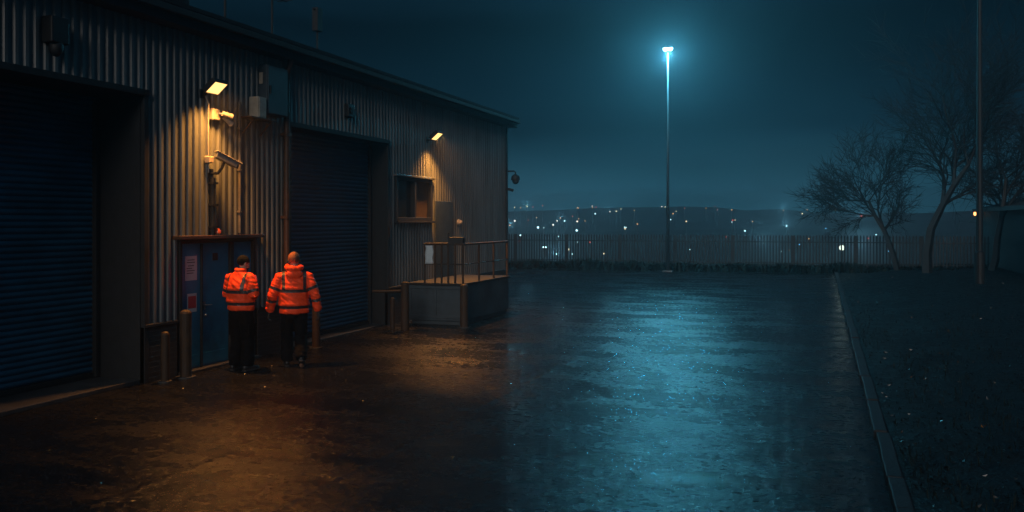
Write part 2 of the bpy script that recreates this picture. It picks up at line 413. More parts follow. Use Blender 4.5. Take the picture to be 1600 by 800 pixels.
# jamb and head flashings
def frame_trim(y0, y1, z1, z0=0, wdt=.09, name='door_trim', m=None):
    bm = bmesh.new()
    box(bm, WX - .02, WX + .06, y0 - wdt, y0, z0, z1); box(bm, WX - .02, WX + .06, y1, y1 + wdt, z0, z1)
    box(bm, WX - .02, WX + .075, y0 - wdt - .003, y1 + wdt + .003, z1, z1 + wdt)
    return obj(name, bm, m or M['trim'], wh, bevel=.005)
frame_trim(*D1[:2], D1[2]); frame_trim(*D2[:2], D2[2])

def roller_door(x, y0, y1, z1, z0):
    p = 0.085; n = int((z1 - z0) / p)
    bm = bmesh.new(); prev = None
    prof = []
    for i in range(n + 1):
        b = z0 + i * p
        for a, d in ((0, 0), (.012, .012), (.035, .024), (.055, .022), (.075, .006)): prof.append((b + a, d))
    for z, d in prof:
        col = [bm.verts.new((x + d, y0, z)), bm.verts.new((x + d, y1, z))]
        if prev: bm.faces.new((prev[0], prev[1], col[1], col[0]))
        prev = col
    o = obj('roller_door', bm, M['shutter'], wh)
    bm = bmesh.new(); box(bm, x - .02, x + .05, y0, y1, z0 - .07, z0)
    obj('bottom_bar', bm, M['trim'], o, bevel=.006)
    for a, b in ((y0 - .001, y0 + .07), (y1 - .07, y1 + .001)):
        bm = bmesh.new(); box(bm, x - .01, x + .09, a, b, z0 - .07, z1 - .02); obj('guide_rail', bm, M['trim'], o, bevel=.004)
    return o
roller_door(-10.12, D1[0] + .02, D1[1] - .02, D1[2], .14)
roller_door(-9.72, D2[0] + .02, D2[1] - .02, D2[2], .10)
for d_, h_ in ((D1, .065), (D2, .03)):
    bm = bmesh.new(); box(bm, -10.29, WX - .01, d_[0] + .01, d_[1] - .01, 0, h_); obj('door_sill', bm, M['concrete'], wh, bevel=.01)

# blue double door with a fixed side panel
bm = bmesh.new()
dx = WX - .02
box(bm, dx - .05, dx + .07, BD[0], BD[0] + .06, .03, BD[2]); box(bm, dx - .05, dx + .07, BD[1] - .06, BD[1], .03, BD[2])
box(bm, dx - .05, dx + .07, BD[0] + .06, BD[1] - .06, BD[2] - .06, BD[2]); box(bm, dx - .05, dx + .072, 12.52, 12.60, .03, BD[2] - .06)
dd = obj('double_door', bm, M['trim'], wh, bevel=.005)
for y0, y1 in ((BD[0] + .066, 11.80), (11.815, 12.514), (12.606, BD[1] - .066)):
    bm = bmesh.new(); box(bm, dx - .03, dx + .025, y0, y1, .05, BD[2] - .066)
    if y0 < 12.5:
        box(bm, dx + .025, dx + .034, y0 + .04, y1 - .04, .08, .26)
    lf = obj('door_leaf', bm, M['door'], dd, bevel=.006)
bm = bmesh.new(); box(bm, dx + .025, dx + .06, 11.795, 11.825, .05, BD[2] - .07)
obj('astragal', bm, M['trim'], dd, bevel=.004)
for z in (1.02, .86):
    bm = bmesh.new(); hz = z
    tube(bm, [(dx + .02, 11.90, hz), (dx + .075, 11.90, hz)], .012, 8)
    if z > 1: tube(bm, [(dx + .075, 11.895, hz), (dx + .078, 12.02, hz - .004)], .010, 8); box(bm, dx + .024, dx + .034, 11.875, 11.925, hz - .07, hz + .05)
    else: ball(bm, (dx + .05, 11.9, hz), .025, .025, .025)
    obj('handle' if z > 1 else 'lock', bm, M['steel'], dd)
bm = bmesh.new(); box(bm, dx + .025, dx + .04, 12.10, 12.22, 1.72, 1.84)
obj('vent_plate', bm, M['trim'], dd, bevel=.004)
bm = bmesh.new(); box(bm, WX - .004, WX + .17, BD[0] - .12, BD[1] + .12, BD[2] + .004, BD[2] + .06)
obj('canopy', bm, M['rust'], wh, bevel=.008)
bm = bmesh.new(); box(bm, WX - .06, WX + .14, BD[0] - .02, BD[1] + .02, 0, .045)
obj('threshold', bm, M['concrete'], wh, bevel=.008)

# window
bm = bmesh.new(); wy0, wy1, wz0, wz1 = WN
for a in ((wy0, wy0 + .09, wz0, wz1), (wy1 - .09, wy1, wz0, wz1), (wy0 + .09, wy1 - .09, wz1 - .08, wz1), (wy0 + .09, wy1 - .09, wz0, wz0 + .08), (19.60, 19.69, wz0 + .08, wz1 - .08)):
    box(bm, WX - .10, WX + .065, *a)
wf = obj('window', bm, M['dark'], wh, bevel=.006)
bm = bmesh.new(); box(bm, WX - .06, WX - .05, wy0 + .08, 19.605, wz0 + .07, wz1 - .07); obj('pane', bm, M['glass'], wf)
bm = bmesh.new(); box(bm, WX - .062, WX - .052, 19.685, wy1 - .08, wz0 + .07, wz1 - .07); obj('pane', bm, M['blind'], wf)
bm = bmesh.new(); box(bm, WX - .02, WX + .13, wy0 - .06, wy1 + .06, wz0 - .05, wz0 - .004); obj('sill', bm, M['trim'], wf, bevel=.006)
bm = bmesh.new(); box(bm, WX - .01, WX + .11, wy0 - .08, wy1 + .08, wz1 + .004, wz1 + .05); obj('head_flashing', bm, M['clad'], wf, bevel=.006)
bm = bmesh.new(); box(bm, WX + .036, WX + .062, 20.85, 21.95, .9, 2.86); obj('unlit_panel', bm, M['cab'], wh, bevel=.004)  # added panel, dark colour stands for unlit wall below the floodlight's streak
# rainwater pipe by the second door
bm = bmesh.new(); tube(bm, [(WX + .115, 14.06, .12), (WX + .115, 14.06, 5.0), (WX + .22, 14.06, 5.3)], .055, 12)
for z in (.9, 2.4, 3.9): box(bm, WX + .03, WX + .18, 13.985, 14.135, z, z + .05)
obj('downpipe', bm, M['rust'], wh, smooth=False)
bm = bmesh.new(); box(bm, WX - .01, WX + .075, 26.24, 26.36, 0, TOP - .16); obj('corner_trim', bm, M['trim'], wh, bevel=.006)

# ------------------------------------------------------------------ things on the wall
WARM = (1.0, .375, .07)
M['lens1'] = emis('lit_floodlight_lens', (1.0, .60, .19), 2.0)
def flood(y, z, watts, label, aim, sc_=1.0):
    t = thing('floodlight', label, 'floodlight', (WX + .03, y, z), 0, 'floodlights on the warehouse wall')
    a = R(-48)
    # head frame: local +z is the lamp's face normal
    Mh = Matrix.Translation((.27, 0, .03)) @ Matrix.Rotation(R(180 - 40), 4, 'Y')
    W, H = .15 * sc_, .115 * sc_
    bm = bmesh.new()
    box(bm, -H - .018, H + .018, -W - .018, W + .018, -.07, -.004)
    for i in range(7): box(bm, -H + .01, H - .01, -W + .012 + i * W * .32, -W + .022 + i * W * .32, -.10, -.07)
    for s in (-1, 1):
        box(bm, -H - .02, H + .02, s * (W + .012) - .008, s * (W + .012) + .008, -.004, .012)
        box(bm, s * (H + .012) - .008, s * (H + .012) + .008, -W - .003, W + .003, -.004, .012)
    xf(bm, Mh); obj('housing', bm, M['dark'], t, bevel=.003)
    bm = bmesh.new(); box(bm, -H, H, -W, W, -.004, .002); xf(bm, Mh); obj('lens', bm, M['lens1'], t)
    bm = bmesh.new()
    tube(bm, [(0, 0, -.06), (.12, 0, -.05), (.27, 0, .05)], .016, 8); box(bm, -.02, .012, -.05, .05, -.12, .02)
    obj('bracket', bm, M['dark'], t)
    ld = bpy.data.lights.new('floodlight_lamp', 'AREA'); ld.shape = 'RECTANGLE'; ld.size = 2 * H; ld.size_y = 2 * W
    ld.energy = watts; ld.color = WARM; ld.spread = R(120)
    lo = bpy.data.objects.new('floodlight_lamp', ld); COL.objects.link(lo); lo.parent = t
    lo.matrix_local = Mh @ Matrix.Translation((0, 0, .05)) @ Matrix.Rotation(R(180), 4, 'X') @ Matrix.Rotation(R(aim), 4, 'Y')
    return t
flood(11.82, 4.42, 112, 'lit amber floodlight above the blue double door and cameras', -26)
flood(20.38, 4.42, 165, 'lit amber floodlight on the wall above the window', -19)

def wall_thing(name, label, cat, y, z, x=WX + .034, rz=0, group=None): return thing(name, label, cat, (x, y, z), rz, group)

t = wall_thing('security_camera', 'twin headed cream security camera just under the lit floodlight', 'camera', 12.08, 4.06)
bm = bmesh.new(); box(bm, -.01, .07, -.09, .09, -.08, .10); obj('junction_box', bm, M['cream'], t, bevel=.012)
bm = bmesh.new(); tube(bm, [(.06, .05, .03), (.16, .08, .02)], .022, 8); tube(bm, [(.10, .06, .02), (.12, .16, -.03)], .016, 8); obj('arm', bm, M['steel'], t)
for c, d in (((.16, .10, .02), (.6, .9, -.25)), ((.12, .19, -.05), (.25, .9, -.7))):
    bm = bmesh.new(); d = Vector(d).normalized(); c = Vector(c)
    tube(bm, [c - d * .05, c + d * .09], .042, 12); tube(bm, [c + d * .09, c + d * .12], .048, 12)
    obj('camera_head', bm, M['cream'], t, smooth=False)
t = wall_thing('security_camera', 'long grey bullet camera on a bent arm below the floodlight', 'camera', 12.0, 3.12)
bm = bmesh.new(); tube(bm, [(0, 0, 0), (.14, .02, 0), (.20, .05, .10), (.20, .09, .17)], .024, 10); box(bm, -.02, .02, -.06, .06, -.07, .07); obj('arm', bm, M['dark'], t)
bm = bmesh.new(); Mh = Matrix.Translation((.21, .10, .22)) @ Matrix.Rotation(R(62), 4, 'Z') @ Matrix.Rotation(R(24), 4, 'Y')
box(bm, -.17, .22, -.055, .055, -.045, .055, M=Mh); obj('housing', bm, M['steel'], t, bevel=.012)
bm = bmesh.new(); box(bm, -.19, .28, -.07, .07, .057, .068, M=Mh); obj('sunshield', bm, M['cream'], t, bevel=.004)
bm = bmesh.new(); tube(bm, [Mh @ Vector((.218, 0, 0)), Mh @ Vector((.245, 0, 0))], .036, 14); obj('lens', bm, M['glass'], t)
bm = bmesh.new(); box(bm, -.02, .09, -.12, -.01, .16, .27); obj('junction_box', bm, M['beige'], t, bevel=.015)

o = obj('cable', (lambda b: (tube(b, [(WX + .06, 11.86, 4.34), (WX + .09, 11.90, 4.22), (WX + .06, 11.93, 4.0), (WX + .055, 11.93, 3.6), (WX + .055, 11.94, 3.13)], .011, 6), b)[1])(bmesh.new()), M['cream'])
tag(o, 'thin pale cable looping down the cladding from the floodlight to the bullet camera', 'cable')
bm = bmesh.new(); tube(bm, [(WX + .075, 12.02, 3.05), (WX + .075, 12.02, 2.17)], .045, 10)
for z in (2.25, 2.6, 2.95): box(bm, WX + .03, WX + .13, 11.95, 12.09, z, z + .03)
tag(obj('conduit', bm, M['dark']), 'thick dark conduit running down to the door canopy', 'conduit')
bm = bmesh.new(); tube(bm, [(WX + .06, 12.74, 4.36), (WX + .06, 12.74, 2.16)], .022, 8)
for z in (2.5, 3.2, 3.9): box(bm, WX + .03, WX + .09, 12.70, 12.78, z, z + .025)
tag(obj('conduit', bm, M['pipe']), 'slim pale conduit beside the twin camera', 'conduit')
t = wall_thing('beacon', 'small round red beacon sitting above the blue door canopy', 'beacon', 12.12, BD[2] + .06, WX + .10)
bm = bmesh.new(); tube(bm, [(0, 0, 0), (0, 0, .03)], .06, 14); obj('base', bm, M['dark'], t)
bm = bmesh.new(); ball(bm, (0, 0, .035), .052, .052, .075); obj('dome', bm, M['redlens'], t, smooth=True)

t = wall_thing('equipment_shelf', 'angle steel wall shelf carrying a small beige box', 'shelf', 13.05, 4.12)
bm = bmesh.new(); box(bm, 0, .26, -.30, .42, -.025, 0); obj('shelf_plate', bm, M['rust'], t, bevel=.004)
for yy in (-.2, .3):
    bm = bmesh.new(); tube(bm, [(.005, yy, -.28), (.24, yy, -.03)], .014, 6); obj('brace', bm, M['rust'], t)
t = wall_thing('equipment_box', 'small beige metal box sitting on the wall shelf beside the floodlight', 'box', 13.10, 4.123)
bm = bmesh.new(); box(bm, .015, .20, -.08, .16, 0, .36); obj('body', bm, M['beige'], t, bevel=.008)
bm = bmesh.new(); box(bm, .20, .212, -.06, .14, .02, .34); obj('lid', bm, M['beige'], t, bevel=.004)
t = wall_thing('electrical_cabinet', 'tall grey electrical cabinet high on the wall under the eaves', 'cabinet', 13.62, 4.22)
bm = bmesh.new(); box(bm, -.003, .18, -.31, .31, 0, .86); obj('body', bm, M['cab'], t, bevel=.01)
bm = bmesh.new(); box(bm, .18, .196, -.295, .295, .015, .845); d_ = obj('cabinet_door', bm, M['cab'], t, bevel=.005)
bm = bmesh.new(); box(bm, .196, .215, -.25, -.22, .36, .5); obj('latch', bm, M['dark'], d_)
bm = bmesh.new(); box(bm, .03, .10, -.335, -.311, .52, .72); obj('side_plate', bm, M['beige'], t, bevel=.004)
t = wall_thing('bulkhead_sensor', 'small pale round sensor on the wall above the platform rails', 'sensor', 22.4, 2.32)
bm = bmesh.new(); tube(bm, [(0, 0, 0), (.05, 0, 0)], .085, 16); obj('base', bm, M['cream'], t)
bm = bmesh.new(); ball(bm, (.06, 0, 0), .06, .06, .06); obj('lens', bm, M['beige'], t, smooth=True)
t = wall_thing('alarm_box', 'dark square box fixed high over the left roller door', 'box', 8.85, 4.42)
bm = bmesh.new(); box(bm, -.003, .18, -.14, .14, .18, .52); obj('housing', bm, M['dark'], t, bevel=.02)
bm = bmesh.new(); ball(bm, (.1, 0, .14), .09, .09, .12); obj('dome', bm, M['dark'], t, smooth=True)
t = wall_thing('alarm_box', 'dark bell box over the second roller door', 'box', 16.4, 4.5)
bm = bmesh.new(); box(bm, -.003, .11, -.13, .13, 0, .27); obj('housing', bm, M['dark'], t, bevel=.02)
bm = bmesh.new(); tube(bm, [(.105, 0, .13), (.125, 0, .13)], .07, 14); obj('sounder', bm, M['trim'], t)
# dome camera on the far corner
t = thing('dome_camera', 'hanging dome camera on a bracket at the far corner of the warehouse', 'camera', (WX + .07, 26.30, 3.78))
bm = bmesh.new(); tube(bm, [(0, 0, .12), (.22, 0, .12), (.27, 0, .08), (.27, 0, .0)], .025, 8); box(bm, -.03, .01, -.06, .06, .0, .2); obj('bracket', bm, M['dark'], t)
bm = bmesh.new(); loft(bm, [((.27, 0, .02), .05, .05), ((.27, 0, -.03), .12, .12), ((.27, 0, -.13), .14, .14), ((.27, 0, -.16), .135, .135)], n=18); obj('housing', bm, M['dark'], t)
bm = bmesh.new(); ball(bm, (.27, 0, -.17), .11, .11, .12); obj('dome', bm, M['glass'], t, smooth=True)
t = thing('small_camera', 'small dark camera below the dome camera at the warehouse corner', 'camera', (WX + .07, 26.28, 3.34))
bm = bmesh.new(); box(bm, -.03, .06, -.05, .05, -.04, .04); obj('mount', bm, M['dark'], t, bevel=.008)
bm = bmesh.new(); tube(bm, [(.06, 0, 0), (.2, -.02, -.04)], .045, 12); obj('body', bm, M['dark'], t)
# notices
def notice(y, z, w_, h_, label, red=False):
    bm = bmesh.new(); x = WX + .0072
    box(bm, x, x + .003, y - w_ / 2, y + w_ / 2, z - h_ / 2, z + h_ / 2)
    o = tag(obj('notice', bm, M['paper']), label, 'notice')
    bm = bmesh.new()
    if red:
        box(bm, x + .003, x + .0042, y - w_ * .42, y + w_ * .42, z - h_ * .30, z + h_ * .36)
        for i in range(3): box(bm, x + .0042, x + .005, y - w_ * .3, y + w_ * (.3 - .1 * i), z + h_ * (.2 - .17 * i) - .008, z + h_ * (.2 - .17 * i) + .004)
        obj('printed_panel', bm, M['redink'], o)
    else:
        for zz, a, b in ((.34, -.3, .3), (.24, -.34, .34), (.10, -.25, .25), (.0, -.36, .1), (-.10, -.36, .3), (-.2, -.36, .2)):
            box(bm, x + .003, x + .0042, y + a * w_, y + b * w_, z + zz * h_ - .006, z + zz * h_ + .006)
        obj('printed_lines', bm, M['ink'], o)
notice(11.575, 1.62, .28, .38, 'white printed notice taped high on the blue door')
notice(11.60, 1.08, .22, .29, 'white edged red notice lower on the blue door', True)

# ------------------------------------------------------------------ roof furniture
def antenna(x, y, z, h, label, head):
    t = thing('antenna', label, 'antenna', (x, y, z))
    bm = bmesh.new(); tube(bm, [(0, 0, 0), (0, 0, h)], .022, 8); obj('mast', bm, M['dark'], t)
    bm = bmesh.new()
    if head == 'yagi':
        tube(bm, [(-.05, -.38, h - .25), (.05, .38, h - .25)], .014, 6)
        for i in range(6): tube(bm, [(-.16 + .01 * i, -.33 + i * .13, h - .25), (.16 + .01 * i, -.33 + i * .13, h - .25)], .009, 5)
        ball(bm, (0, 0, h), .03, .03, .05)
    elif head == 'panel': box(bm, -.06, .06, -.09, .09, h - .45, h); tube(bm, [(0, -.16, h - .04), (0, .16, h - .04)], .015, 6)
    else: ball(bm, (0, 0, h), .025, .025, .04)
    obj('aerial', bm, M['dark'], t)
antenna(-9.25, 13.7, 5.55, 1.05, 'tall thin yagi aerial on the roof edge above the cabinet', 'yagi')
antenna(-9.3, 15.3, 5.56, .95, 'short mast with a panel antenna on the roof edge', 'panel')
antenna(-9.35, 12.5, 5.56, .55, 'short whip aerial on the roof edge over the floodlight', 'whip')
t = thing('roof_vent', 'dark boxy roof vent with a cowl on the near roof edge', 'vent', (-9.75, 11.4, 5.6))
bm = bmesh.new(); box(bm, -.3, .3, -.35, .35, 0, .32); obj('housing', bm, M['dark'], t, bevel=.02)
bm = bmesh.new(); box(bm, -.38, .38, -.43, .43, .38, .45); box(bm, -.25, .25, -.3, .3, .32, .38); obj('cowl', bm, M['roof'], t, bevel=.01)

# ------------------------------------------------------------------ bollards and rails
def bollard_bm(h, r): 
    bm = bmesh.new(); loft(bm, [((0, 0, .0), r, r), ((0, 0, h - .05), r, r), ((0, 0, h - .02), r * .85, r * .85), ((0, 0, h), r * .4, r * .4)], n=16); return bm
def bollard(x, y, h, r, label):
    t = thing('bollard', label, 'bollard', (x, y, .004), 0, 'steel bollards along the warehouse wall')
    o = obj('post', bollard_bm(h, r), M['amber'], t)
    bm = bmesh.new(); loft(bm, [((0, 0, 0), r * 1.7, r * 1.7), ((0, 0, .02), r * 1.7, r * 1.7)], n=16); obj('base_plate', bm, M['concrete'], t)
bollard(-9.02, 11.12, 1.02, .085, 'tall worn yellow bollard left of the blue door')
bollard(-9.06, 10.72, .74, .06, 'short worn post beside the corner of the left roller door')
bollard(-8.85, 14.52, .98, .075, 'worn yellow bollard before the second roller door, past the walking man')
bollard(-7.45, 18.35, .96, .09, 'worn yellow bollard at the outer corner of the loading platform')
t = thing('guard_rail', 'worn yellow guard rail of two posts beside the second roller door', 'rail', (-8.5, 17.55, .004))
obj('tall_post', bollard_bm(1.04, .09), M['amber'], t)
bm = bollard_bm(.70, .05); xf(bm, Matrix.Translation((-.26, -.08, 0))); obj('short_post', bm, M['amber'], t)
bm = bmesh.new(); tube(bm, [(-.08, -.02, .84), (-.55, -.12, .82), (-.72, -.12, .82)], .028, 8); obj('cross_rail', bm, M['amber'], t)

# loading platform
t = thing('loading_platform', 'dark steel sided loading platform with pipe railings beyond the second roller door', 'platform', (-8.9, 18.6, 0))
bm = bmesh.new(); box(bm, 0, 1.32, 0, 3.1, .10, .90); box(bm, .04, 1.28, .04, 3.06, .004, .10)
obj('base', bm, M['cab'], t, bevel=.012)
bm = bmesh.new(); box(bm, -.03, 1.36, -.04, 3.14, .902, .955); obj('deck', bm, M['trim'], t, bevel=.008)
bm = bmesh.new()
for a in ((.0, .06, .16, .88), (1.26, 1.32, .16, .88), (.06, 1.26, .16, .22), (.06, 1.26, .82, .88), (.62, .68, .22, .82)): box(bm, a[0], a[1], -.022, -.002, a[2], a[3])
obj('front_ribs', bm, M['cab'], t, bevel=.004)
def rail_post(x, y): 
    bm = bmesh.new(); tube(bm, [(x, y, .955), (x, y, 1.82)], .024, 8); obj('rail_post', bm, M['amber'], t)
for x in (.37, .63, .79, .95): rail_post(x, .03)
for x, y in ((1.12, .03), (1.30, .05), (1.30, 1.05), (1.30, 2.05), (1.30, 3.05)): rail_post(x, y)
bm = bmesh.new(); tube(bm, [(.35, .03, 1.83), (.95, .03, 1.84)], .03, 8); obj('top_rail', bm, M['amber'], t)
bm = bmesh.new(); tube(bm, [(1.10, .03, 1.83), (1.30, .04, 1.83), (1.30, 3.07, 1.83)], .028, 8); obj('top_rail', bm, M['amber'], t)
bm = bmesh.new(); tube(bm, [(.37, .03, 1.38), (1.30, .03, 1.38), (1.30, 3.05, 1.38)], .018, 8); obj('mid_rail', bm, M['dark'], t)
bm = bmesh.new()
nn = 8; vv = [[bm.verts.new((.40 + .19 * i / 4 + .012 * math.sin(j * 1.3 + i), -.012 + .01 * math.sin(i * 1.7 + j * .8), 1.80 - .42 * j / nn * (1 if i < 4 else .97))) for i in range(5)] for j in range(nn + 1)]
for a, b in zip(vv, vv[1:]):
    for i in range(4): bm.faces.new((a[i], a[i + 1], b[i + 1], b[i]))
o = obj('hanging_sheet', bm, M['paper'], smooth=True); o.location = (-8.9, 18.6, 0); s_ = o.modifiers.new('thick', 'SOLIDIFY'); s_.thickness = .004
tag(o, 'pale sheet hanging from the left end of the platform railing', 'sheet')
t = thing('control_box', 'dark control box on the platform railing top', 'box', (-7.95, 18.63, 1.77))
bm = bmesh.new(); box(bm, -.02, .34, .02, .16, .04, .22); obj('housing', bm, M['dark'], t, bevel=.01)
bm = bmesh.new(); box(bm, -.02, .02, .0, .018, .18, .32); obj('switch', bm, M['dark'], t, bevel=.004)

# ------------------------------------------------------------------ far fence, shed, poles
t = thing('palisade_fence', 'long grey steel palisade fence across the far end of the yard', 'fence', (0, 44, 0))
bay = 2.75; x = -26.0; H = 1.72
def pale_bm(n, step):
    bm = bmesh.new()
    for i in range(n):
        a = (i + .5) * step; wv = .032
        p = [(a - wv, 0, .06), (a + wv, 0, .06), (a + wv, 0, H - .1), (a, 0, H), (a - wv, 0, H - .1)]
        f0 = [bm.verts.new((q[0], -.006, q[2])) for q in p]; f1 = [bm.verts.new((q[0], .006, q[2])) for q in p]
        bm.faces.new(f0); bm.faces.new(f1[::-1])
        for k in range(5): bm.faces.new((f0[k], f1[k], f1[(k + 1) % 5], f0[(k + 1) % 5]))
    for z in (.35, H - .38): box(bm, 0, n * step, .008, .045, z, z + .045)
    return bm
pb = None; qb = None
while x < 6.5:
    if pb is None:
        pb = obj('fence_panel', pale_bm(20, bay / 20), M['pale'], t); pb.location = (x, 0, 0)
        bm = bmesh.new(); box(bm, -.05, .05, .01, .11, 0, H - .05); qb = obj('fence_post', bm, M['pale'], t); qb.location = (x, .04, 0)
    else:
        for s_ in (pb, qb):
            c = s_.copy(); COL.objects.link(c); c.parent = t; c.location = (x, s_.location.y, 0)
    x += bay
t = thing('mast_light', 'tall slender mast with a bright cyan white twin lamp head', 'mast', (-6.78, 42.0, 0))
bm = bmesh.new(); loft(bm, [((0, 0, 0), .085, .085), ((0, 0, 10.4), .032, .032)], n=14); obj('pole', bm, mat('mast_paint', (.028, .03, .033), .6), t, smooth=True)
bm = bmesh.new(); box(bm, -.22, .22, -.22, .22, 0, .03); obj('base_plate', bm, M['steel'], t)
bm = bmesh.new(); tube(bm, [(-.2, 0, 10.4), (.2, 0, 10.4)], .03, 8); obj('cross_arm', bm, M['steel'], t)
M['mastlens'] = emis('lit_mast_lamp', (.55, .95, 1.0), 14)
for s_ in (-1, 1):
    bm = bmesh.new(); loft(bm, [((s_ * .11, 0, 10.54), .04, .04), ((s_ * .11, 0, 10.46), .12, .11), ((s_ * .11, 0, 10.43), .13, .12)], n=16); hd = obj('lamp_head', bm, M['steel'], t)
    bm = bmesh.new(); loft(bm, [((s_ * .11, 0, 10.43), .12, .11), ((s_ * .11, 0, 10.36), .09, .08), ((s_ * .11, 0, 10.31), .04, .04)], n=16); obj('lens', bm, M['mastlens'], hd, smooth=True)
    ld = bpy.data.lights.new('mast_lamp', 'POINT'); ld.energy = MAST_W; ld.color = (.12, .70, 1.0); ld.shadow_soft_size = .14
    lo = bpy.data.objects.new('mast_lamp', ld); COL.objects.link(lo); lo.parent = t; lo.location = (s_ * .11, -.02, 10.12)
t = thing('lamp_column', 'tall dark unlit steel column rising out of the top of the picture at the right', 'column', (5.0, 33.4, .1))
bm = bmesh.new(); loft(bm, [((0, 0, 0), .16, .16), ((0, 0, 1.2), .16, .16), ((0, 0, 1.25), .11, .11), ((0, 0, 10.2), .07, .07)], n=14); obj('pole', bm, M['dark'], t)
bm = bmesh.new(); tube(bm, [(0, 0, 10.1), (-.4, 0, 10.5), (-1.1, 0, 10.6)], .04, 8); obj('arm', bm, M['dark'], t)
bm = bmesh.new(); box(bm, -1.6, -1.05, -.14, .14, 10.54, 10.66); obj('lamp_head', bm, M['dark'], t, bevel=.03)

t = thing('shed', 'dark low shed with a shallow pitched roof behind the verge at the right', 'shed', (7.4, 32, 0))
bm = bmesh.new(); corrugated(bm, 0, 16.5, 0, 2.9, x=0)
for q in bm.verts: q.co.x = -q.co.x
box(bm, .05, 7, .02, 16.48, 0, 2.9); obj('wall', bm, M['shed'], t)
bm = bmesh.new(); q = [bm.verts.new(p) for p in ((-.35, -.2, 2.92), (-.35, 16.8, 2.92), (3.5, 16.8, 3.9), (3.5, -.2, 3.9), (7.4, 16.8, 2.92), (7.4, -.2, 2.92))]
bm.faces.new((q[0], q[1], q[2], q[3])); bm.faces.new((q[3], q[2], q[4], q[5])); o = obj('roof', bm, M['roof'], t); s_ = o.modifiers.new('thick', 'SOLIDIFY'); s_.thickness = .14
bm = bmesh.new(); box(bm, -.42, -.33, -.2, 16.8, 2.78, 2.94); obj('gutter', bm, M['dark'], t)
M['lantern'] = emis('lit_lantern_glass', (1, .33, .09), 6)
t = thing('wall_lantern', 'tiny glowing orange lantern on the far corner of the shed', 'lantern', (7.05, 48.4, 2.6))
bm = bmesh.new(); box(bm, -.04, .36, -.05, .05, .28, .34); box(bm, -.1, .1, -.1, .1, .22, .285); box(bm, -.09, .09, -.09, .09, -.04, -.01); box(bm, .09, .13, -.02, .02, -.04, .30); obj('cage', bm, M['dark'], t)
bm = bmesh.new(); ball(bm, (0, 0, .1), .065, .065, .09); obj('globe', bm, M['lantern'], t, smooth=True)

